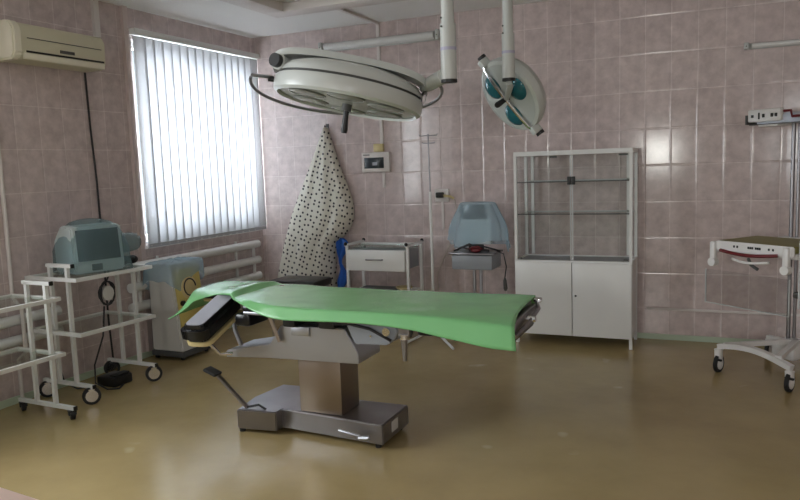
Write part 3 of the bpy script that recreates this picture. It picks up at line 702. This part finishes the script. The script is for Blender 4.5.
# heater head
hd = MB().prism([(.02, .30, 1.735), (.02, .30, 1.80), (.02, .62, 1.80), (.02, .62, 1.735)], (.78, 0, 0), .012).build('heater_head', STEEL, t)
MB().box((-.02, .28, 1.75), (.235, .32, 1.835), .008).build('control_box', WARMW, hd)
for cx, w_, h_ in ((.01, .02, .02), (.065, .012, .045), (.095, .02, .025), (.16, .02, .025), (.19, .02, .025)):
    MB().box((cx, .275, 1.79-h_/2), (cx+w_, .2805, 1.79+h_/2), .003).build('control_knob', BLACK, hd)
MB().box((.05, .30, 1.715), (.20, .45, 1.734), .006).build('lamp_cover', WARMW, hd)
MB().box((-.03, .27, 1.735), (-.02, .62, 1.80)).box((-.02, .30, 1.728), (.8, .31, 1.735)).build('lower_frame', DARKG, hd)
MB().tube([(.26, .275, 1.81), (.31, .275, 1.81), (.32, .275, 1.77), (.78, .275, 1.77)], .009, 8).build('rail', RED, hd)
MB().sphere((.42, .42, 1.84), .05, (1.1, 1, .75)).build('swivel', WARMW, hd)
MB().tube([(.3, .42, 1.81), (.33, .42, 1.87), (.42, .42, 1.895), (.5, .42, 1.88), (.7, .42, 1.88)], .014, 8).build('hose', DARKG, hd)
hd.location.x = .05

# ------------------------------------------------------------------ operating table
t = thing('operating_table', 'grey steel operating table with black pads on a pedestal in the room centre', 'operating table', (2.3, -2.75, 0))
T = V((2.3, -2.75, 0))
def L_(pts): return [V(p)-T for p in pts]
MB().prism(L_([(1.83, -2.985, .025), (2.085, -2.955, .025), (2.085, -2.885, .025), (2.765, -2.945, .025), (2.765, -2.59, .025), (2.06, -2.60, .025), (1.98, -2.46, .025), (1.82, -2.47, .025), (1.79, -2.75, .025)]), (0, 0, .115), .006).build('base', STEELD, t)
MB().box(V((2.7655, -2.83, .06))-T, V((2.768, -2.75, .12))-T).build('name_plate', UNITW, t)
MB().tube(L_([(2.50, -2.958, .085), (2.56, -2.972, .085), (2.64, -2.975, .075)]), .008, 8).tube(L_([(2.62, -2.958, .06), (2.64, -2.98, .065), (2.70, -2.985, .075)]), .012, 10).build('brake_lever', STEEL, t)
for x, y in ((1.84, -2.95), (1.84, -2.52), (2.72, -2.91), (2.72, -2.63)): MB().tube(L_([(x, y, 0), (x, y, .026)]), .018, 14).build('foot', RUBBER, t)
MB().box(V((2.21, -2.885, .141))-T, V((2.485, -2.67, .50))-T, .004).build('column', STEELB, t)
sd = [(2.124, -2.92, .648), (2.541, -2.92, .655), (2.621, -2.92, .525), (2.621, -2.92, .462), (2.042, -2.92, .452), (1.727, -2.92, .434), (1.73, -2.92, .475), (2.048, -2.92, .535)]
MB().prism(L_(sd), (0, .28, 0), .005).build('saddle', STEEL, t)
MB().box(V((2.20, -2.93, .60))-T, V((2.32, -2.921, .652))-T, .004).build('saddle_plate', STEEL, t)
MB().prism(L_([(2.58, -2.99, .725), (2.86, -2.99, .72), (2.90, -2.99, .69), (2.88, -2.99, .64), (2.83, -2.99, .60), (2.64, -2.99, .595)]), (0, .20, 0), .006).build('gear_box', ENAMELG, t)
MB().tube(L_([(2.835, -2.99, .675), (2.835, -3.005, .675)]), .022, 16).tube(L_([(2.74, -2.99, .645), (2.74, -2.998, .645)]), .006, 10).build('knob', CHROME, t)
MB().tube(L_([(2.50, -2.96, .69), (2.62, -3.0, .705), (2.74, -3.0, .685), (2.86, -3.0, .63)]), .008, 8).build('control_cable', CABLE, t, smooth=1)
MB().box(V((2.40, -2.96, .656))-T, V((2.50, -2.62, .72))-T, .01).box(V((2.16, -2.95, .65))-T, V((2.24, -2.62, .72))-T, .01).build('pivot_block', BLACK, t)
MB().box(V((1.93, -3.0, .72))-T, V((3.5, -2.44, .738))-T, .004).build('top_frame', STEEL, t)
MB().box(V((1.93, -3.01, .739))-T, V((2.60, -2.43, .775))-T, .012).build('pad', VINYL, t)
MB().box(V((2.61, -3.01, .739))-T, V((3.47, -2.43, .775))-T, .012).build('pad', VINYL, t)
MB().tube(L_([(2.12, -3.025, .722), (3.48, -3.025, .722)]), .008, 8).tube(L_([(1.98, -2.415, .722), (3.48, -2.415, .722)]), .009, 8).build('side_rail', STEELD, t)
# clamp on the near side
MB().box(V((2.925, -3.045, .665))-T, V((2.985, -3.012, .735))-T, .004).tube(L_([(2.955, -3.04, .66), (2.955, -3.04, .63), (2.955, -3.04, .54)]), .016, 12, rr=[.02, .016, .010]).build('clamp', STEELD, t)
MB().tube(L_([(2.955, -3.04, .68), (2.955, -3.04, .655)]), .024, 14).build('clamp_nut', CHROME, t)
MB().box(V((3.0, -2.98, .66))-T, V((3.09, -2.8, .719))-T, .015).box(V((3.14, -2.96, .655))-T, V((3.22, -2.7, .719))-T, .015).box(V((3.3, -2.99, .64))-T, V((3.5, -2.5, .715))-T, .015).build('leg_section_joint', VINYL, t)
# foot end bar
MB().tube(L_([(3.50, -2.44, .765), (3.535, -2.55, .745), (3.54, -2.85, .71), (3.52, -2.98, .69)]), .011, 10).box(V((3.475, -2.95, .70))-T, V((3.515, -2.47, .76))-T, .01).build('end_frame', STEELD, t)
MB().tube(L_([(3.515, -2.72, .725), (3.56, -2.72, .725)]), .015, 14).build('end_knob', CHROME, t)
MB().box(V((3.49, -2.48, .762))-T, V((3.53, -2.43, .785))-T, .006).build('corner_bracket', CHROME, t)
# head section, flat under the sheet, and an arm board that sticks out towards the near side
MB().box(V((1.40, -2.74, .742))-T, V((1.92, -2.43, .79))-T, .015).build('head_pad', VINYL, t)
MB().box(V((1.42, -2.72, .722))-T, V((1.925, -2.45, .741))-T, .004).build('head_board', BEIGE, t)
ad_ = V((.03, -.29, -.085)).normalized(); ax_ = V((1, .1, 0)); ax_ = (ax_-ad_*ax_.dot(ad_)).normalized(); an_ = ax_.cross(ad_)*-1
if an_.z < 0: an_ = -an_
AM = look(ax_, ad_, an_, V((1.675, -2.80, .795))-T)
def outline(w, l, k=1.0, y0=0):
    p = [(-w, y0, 0)]
    for q_ in range(15):
        a = PI-PI*q_/14; c_, s_ = math.cos(a), math.sin(a)
        p.append((w*math.copysign(abs(c_)**.65, c_), l-w*.8+w*.8*abs(s_)**.65, 0))
    return p+[(w, y0, 0)]
def arm(m, name, mt, par=None):
    o = m.build(name, mt, par or t); o.data.transform(AM); return o
ap = arm(MB().prism([(p[0], p[1], -.105) for p in outline(.088, .43)], (0, 0, .105), .026), 'arm_pad', VINYL)
arm(MB().prism([(p[0], p[1], -.001) for p in outline(.058, .398, y0=.02)], (0, 0, .004)), 'pad_cover', GREYVINYL, ap)
arm(MB().prism([(p[0], p[1], -.135) for p in outline(.082, .41)], (0, 0, .028), .004), 'arm_board', BEIGE)
MB().tube(L_([(1.69, -3.06, .615), (1.705, -3.05, .56), (1.745, -3.0, .475), (1.80, -2.95, .468)]), .011, 10).build('head_strut', CHROME, t)
MB().tube(L_([(1.62, -2.70, .72), (1.66, -2.73, .55), (1.76, -2.80, .462)]), .014, 10).build('head_strut', STEELD, t)
MB().sq(V((2.075, -2.955, .72))-T, V((2.125, -2.935, .56))-T, .022, .016).build('support_strut', STEELB, t)
MB().box(V((1.84, -2.97, .64))-T, V((1.95, -2.50, .715))-T, .02).build('head_joint', VINYL, t)
# foot pedal
pd = MB().sq(V((1.67, -2.96, .345))-T, V((1.88, -2.95, .15))-T, .026, .014).build('pedal_arm', STEELD, t)
MB().box(V((1.61, -3.0, .342))-T, V((1.70, -2.93, .36))-T, .005, rot=(0, .35, 0)).build('pedal_pad', RUBBER, pd)
MB().tube(L_([(1.88, -2.95, .15), (1.95, -2.93, .165), (2.0, -2.93, .142)]), .007, 8).build('pedal_spring', CABLE, t)

# green oilcloth over the table
cols = [  # x-far, then points far hem .. near hem
 [(1.285, -2.36, .655), (1.275, -2.40, .66), (1.285, -2.52, .66), (1.30, -2.66, .66), (1.325, -2.80, .665), (1.335, -2.90, .66), (1.35, -2.97, .655)],
 [(1.300, -2.35, .71), (1.295, -2.40, .735), (1.31, -2.52, .74), (1.325, -2.66, .74), (1.345, -2.79, .735), (1.385, -2.87, .71), (1.41, -2.905, .69)],
 [(1.325, -2.345, .735), (1.325, -2.385, .795), (1.34, -2.52, .80), (1.355, -2.66, .80), (1.375, -2.77, .795), (1.43, -2.835, .765), (1.46, -2.86, .75)],
 [(1.56, -2.345, .73), (1.56, -2.385, .80), (1.57, -2.50, .806), (1.58, -2.62, .806), (1.59, -2.72, .806), (1.60, -2.77, .802), (1.60, -2.80, .797)],
 [(1.74, -2.345, .73), (1.74, -2.385, .806), (1.74, -2.52, .822), (1.745, -2.66, .822), (1.75, -2.78, .822), (1.755, -2.85, .816), (1.76, -2.885, .808)],
 [(1.80, -2.345, .72), (1.80, -2.388, .79), (1.80, -2.53, .792), (1.80, -2.68, .792), (1.805, -2.81, .792), (1.81, -2.89, .792), (1.815, -2.925, .79)],
 [(1.92, -2.345, .72), (1.92, -2.39, .798), (1.92, -2.55, .806), (1.92, -2.72, .806), (1.92, -2.87, .804), (1.925, -2.955, .797), (1.925, -3.00, .782)],
 [(2.13, -2.345, .71), (2.12, -2.395, .79), (2.12, -2.58, .792), (2.12, -2.78, .792), (2.12, -2.95, .792), (2.12, -3.04, .786), (2.14, -3.075, .722)],
 [(2.35, -2.345, .70), (2.35, -2.395, .787), (2.35, -2.58, .787), (2.35, -2.8, .787), (2.35, -2.97, .787), (2.35, -3.045, .782), (2.35, -3.085, .725)],
 [(2.65, -2.345, .71), (2.65, -2.395, .786), (2.65, -2.58, .786), (2.65, -2.8, .786), (2.65, -2.97, .786), (2.65, -3.045, .782), (2.65, -3.085, .738)],
 [(2.95, -2.345, .70), (2.95, -2.395, .786), (2.95, -2.58, .786), (2.95, -2.8, .786), (2.95, -2.97, .786), (2.95, -3.045, .782), (2.96, -3.09, .73)],
 [(3.15, -2.345, .69), (3.15, -2.395, .786), (3.15, -2.58, .786), (3.15, -2.8, .786), (3.15, -2.96, .786), (3.16, -3.05, .775), (3.17, -3.10, .70)],
 [(3.35, -2.345, .68), (3.35, -2.395, .786), (3.35, -2.58, .786), (3.36, -2.8, .786), (3.36, -2.95, .784), (3.37, -3.06, .765), (3.38, -3.12, .668)],
 [(3.47, -2.345, .68), (3.48, -2.395, .788), (3.49, -2.58, .788), (3.50, -2.8, .785), (3.515, -2.94, .782), (3.54, -3.07, .755), (3.56, -3.125, .66)]]
o = MB().grid(cols).build('green_sheet', GREEN, smooth=1, sub=3, solid=.0025)
cr = o.data.attributes.new('crease_edge', 'FLOAT', 'EDGE'); nr = len(cols[0])
for e in o.data.edges:
    (c0, r0_), (c1, r1_) = divmod(e.vertices[0], nr), divmod(e.vertices[1], nr)
    if c0 == c1 and c0 in (0, len(cols)-1): cr.data[e.index].value = 1
    elif c0 == c1 and c0 in (2, 4, 5): cr.data[e.index].value = .75
    elif r0_ == r1_ and r0_ in (0, nr-1): cr.data[e.index].value = 1
    elif r0_ == r1_ and r0_ in (1, nr-2): cr.data[e.index].value = .6
tx = bpy.data.textures.new('wrinkle', 'CLOUDS'); tx.noise_scale = .22
q = o.modifiers.new('w', 'DISPLACE'); q.texture = tx; q.strength = .012; q.mid_level = .3; q.texture_coords = 'LOCAL'
tag(o, 'shiny green oilcloth sheet spread over the operating table', 'sheet')
# raised crease across the sheet near the head end
# ------------------------------------------------------------------ ceiling lamps
hub = V((3.2, -2.55, H))
t = thing('lamp_mount', 'grey ceiling mount with two arms carrying the surgical lamp columns', 'lamp mount', hub)
MB().lathe([(0, -.02), (.16, -.02), (.17, -.001), (0, -.001)], 32).lathe([(0, -.40), (.06, -.40), (.06, -.02), (0, -.02)], 24).build('ceiling_column', LAMPW, t)
MB().sq((0, 0, -.345), (.022, -.49, -.345), .065).build('arm', LAMPW, t)
MB().sq((0, 0, -.27), (.118, .31, -.27), .065).build('arm', LAMPW, t)
def column(p, x, y, ztop, zbot, zs, r):
    MB().tube([(x, y, ztop), (x, y, zs)], r*.8, 20).build('column', LAMPW, p)
    c = MB().tube([(x, y, zs), (x, y, zbot+.015)], r, 20).build('column_sleeve', LAMPW, p)
    MB().tube([(x, y, zbot+.15), (x, y, zbot+.165)], r*1.03, 20).build('ring', mat('pale_violet_ring', srgb(170, 168, 190), .4), c)
    MB().tube([(x, y, zbot+.015), (x, y, zbot)], r*1.02, 20).build('end_cap', BLACK, c)
    for dz in (.30, .26): MB().tube([(x-.02, y-r*1.02, zbot+dz), (x-.02, y-r*.9, zbot+dz)], .005, 8).build('screw', DARKG, c)
# large lamp
RINGG = mat('lens_ring_grey', srgb(118, 120, 114), .4)
C1 = V((2.608, -2.9, 1.862))
h1 = V((.9123, .4096, 0)); f1 = V((-.4096, .9123, 0)); up = V((0, 0, 1))
a = math.radians(12.5); b = math.radians(4.0)
X = (h1*math.cos(a)-up*math.sin(a)); Yv = (f1*math.cos(b)-up*math.sin(b)); Yv = (Yv-X*Yv.dot(X)).normalized(); Z = X.cross(Yv)
t = thing('surgical_lamp', 'large round grey surgical lamp hanging over the operating table', 'surgical lamp', C1)
MX = look(X, Yv, Z, (0, 0, 0))
def lp(m, name, mt, par=None, **k):
    o = m.build(name, mt, par or t, **k); o.data.transform(MX); return o
RD = .395
ds = lp(MB().lathe([(.365, .012), (.372, 0), (RD-.004, .012), (RD, .03), (RD, .075), (RD-.006, .084)], 80), 'lower_rim', LAMPW)
lp(MB().lathe([(RD-.018, .082), (RD-.018, .098)], 80), 'groove', DARKG, ds)
lp(MB().lathe([(RD-.006, .096), (RD-.01, .115), (RD-.035, .145), (RD-.095, .17), (.2, .188), (0, .195)], 80), 'upper_shell', LAMPW, ds)
gl = lp(MB().lathe([(0, .006), (.2, .008), (.366, .014)], 64), 'cover_glass', LAMPG)
for k in range(6):
    an = k*PI/3+.55; cx, cy = .235*math.cos(an), .235*math.sin(an)
    lp(MB().lathe([(.0, .001), (.06, .002), (.09, .005), (.095, .009)], 28, Matrix.Translation((cx, cy, 0))), 'lens', LENSG, gl)
    lp(MB().tube([(cx+.095*math.cos(q_*PI/10), cy+.095*math.sin(q_*PI/10), .006) for q_ in range(20)], .003, 6, closed=True), 'lens_ring', RINGG, gl)
lp(MB().tube([(0, 0, .006), (0, 0, -.03)], .026, 16), 'handle_socket', DARKG)
hdl = MB().tube([(0, 0, -.01), (0, 0, -.05), (0, 0, -.13), (0, 0, -.145)], .016, 14, rr=[.018, .014, .018, .014]).build('handle', BLACK, t)
hdl.data.transform(Matrix.Rotation(math.radians(9), 4, f1))
rows = []
for k in range(33):
    an = PI-PI*k/32; c_, s_ = math.cos(an), max(0, math.sin(an)); px_ = .405*math.copysign(abs(c_)**.8, c_); pz_ = .13+.085*s_**.55
    y_ = -.21*s_**.4
    rows.append([(px_, y_-.03, pz_-.03), (px_, y_-.02, pz_+.005), (px_, y_+.16, pz_+.012), (px_, y_+.17, pz_-.02)])
lp(MB().grid(rows, True), 'yoke', LAMPW)
kb = lp(MB().tube([(-.33, -.11, .13), (-.365, -.185, .13)], .042, 22), 'pivot_housing', LAMPW)
lp(MB().tube([(-.365, -.185, .13), (-.38, -.21, .13)], .034, 22), 'pivot_knob', BLACK, kb)
# steel rail round the far side of the lamp
fd = f1*math.cos(math.radians(11))-up*math.sin(math.radians(11)); rx = h1*math.cos(math.radians(4))-up*math.sin(math.radians(4))
rl = []
for k in range(49):
    an = math.radians(-22+224*k/48); rl.append(up*.085+h1*.005+rx*(.50*math.cos(an))+fd*(.50*math.sin(an)))
rl = [up*.03+h1*.385]+rl+[up*.16-h1*.385]
MB().tube(rl, .0085, 8).build('handrail', STEELD, t, smooth=1)
lp(MB().tube([(-.39, -.03, .06), (-.425, -.04, .055)], .012, 12), 'rail_stop', BLACK)
# link to the column
cp = V((3.222, -3.0, 0))-C1
lk0 = MX @ V((.385, -.03, .165)); lk1 = V((cp.x-.02, cp.y, 1.962-C1.z))
MB().tube([lk0, lk0.lerp(lk1, .3), lk1], .036, 18, rr=[.03, .036, .036]).build('link_arm', LAMPW, t)
column(t, cp.x, cp.y, 2.505-C1.z, 1.925-C1.z, 2.20-C1.z, .038)
# small lamp
C2 = V((3.245, -2.02, 1.925))
nrm = (-.36*FW + .93*(-.79*RT + .61*DN)).normalized()
Xd = (.62*RT + .785*DN); Xd = (Xd-nrm*Xd.dot(nrm)).normalized(); Yd = nrm.cross(Xd)
t = thing('surgical_lamp', 'small three-lens surgical lamp tilted sideways in front of the tiled wall', 'surgical lamp', C2)
MX2 = look(Xd, Yd, nrm, (0, 0, 0))
def lp2(m, name, mt, par=None, **k):
    o = m.build(name, mt, par or t, **k); o.data.transform(MX2); return o
Rs = .232
sh_ = lp2(MB().lathe([(Rs-.02, .002), (Rs, -.006), (Rs+.006, -.03), (Rs, -.06)], 56), 'rim', LAMPW)
lp2(MB().lathe([(Rs-.012, -.055), (Rs-.012, -.068)], 56), 'groove', DARKG, sh_)
lp2(MB().lathe([(Rs-.003, -.064), (Rs-.02, -.095), (Rs-.08, -.13), (.1, -.15), (0, -.155)], 56), 'shell', LAMPW, sh_)
fc = lp2(MB().lathe([(0, .012), (.12, .010), (Rs-.02, .0)], 56), 'face_plate', mat('small_lamp_face', srgb(176, 180, 178), .3))
for an in (math.radians(-150+0), math.radians(-30), math.radians(90)):
    cx, cy = .118*math.cos(an), .118*math.sin(an)
    l_ = lp2(MB().lathe([(0, .036), (.04, .031), (.066, .018), (.076, .004)], 30, Matrix.Translation((cx, cy, 0))), 'lens', TEAL, fc)
lp2(MB().tube([(0, 0, .01), (0, 0, .04), (0, 0, .10), (0, 0, .11)], .016, 14, rr=[.02, .015, .018, .014]), 'handle', BLACK)
rod = lp2(MB().tube([(-Rs-.03, .0, -.03), (-Rs-.025, .0, .0), (-Rs+.02, .0, .02), (-.1, .0, .028), (.1, .0, .028), (Rs-.02, .0, .02), (Rs+.025, .0, .0), (Rs+.03, .0, -.03)], .011, 10), 'yoke', CHROME)
for s_ in (-1, 1):
    cl = lp2(MB().box((s_*(Rs+.02)-.025, -.022, -.04), (s_*(Rs+.02)+.025, .022, .02), .006), 'clamp', LAMPW)
    lp2(MB().tube([(s_*(Rs+.045), 0, -.02), (s_*(Rs+.065), 0, -.02)], .026, 14), 'clamp_knob', BLACK, cl)
cp = V((3.318, -2.28, 0))-C2
e1 = MX2 @ V((0, 0.02, .03))
MB().tube([(cp.x, cp.y, 1.98-C2.z), (cp.x, cp.y+.03, 1.965-C2.z), e1], .018, 12).build('link_arm', LAMPW, t)
column(t, cp.x, cp.y, 2.58-C2.z, 1.99-C2.z, 2.25-C2.z, .036)

# ------------------------------------------------------------------ pink desk corner at the lower left
t = thing('desk', 'pink laminate desk corner at the bottom left edge of the photo', 'desk', (2.45, -5.485, 0))
MB().box((-.55, -.38, .715), (.55, .38, .745), .004).build('desk_top', PINKTOP, t)
for x in (-.5, .5):
    for y in (-.33, .33): MB().sq((x, y, 0), (x, y, .714), .04).build('leg', WHITE, t)
t.rotation_euler = (0, 0, -.1)
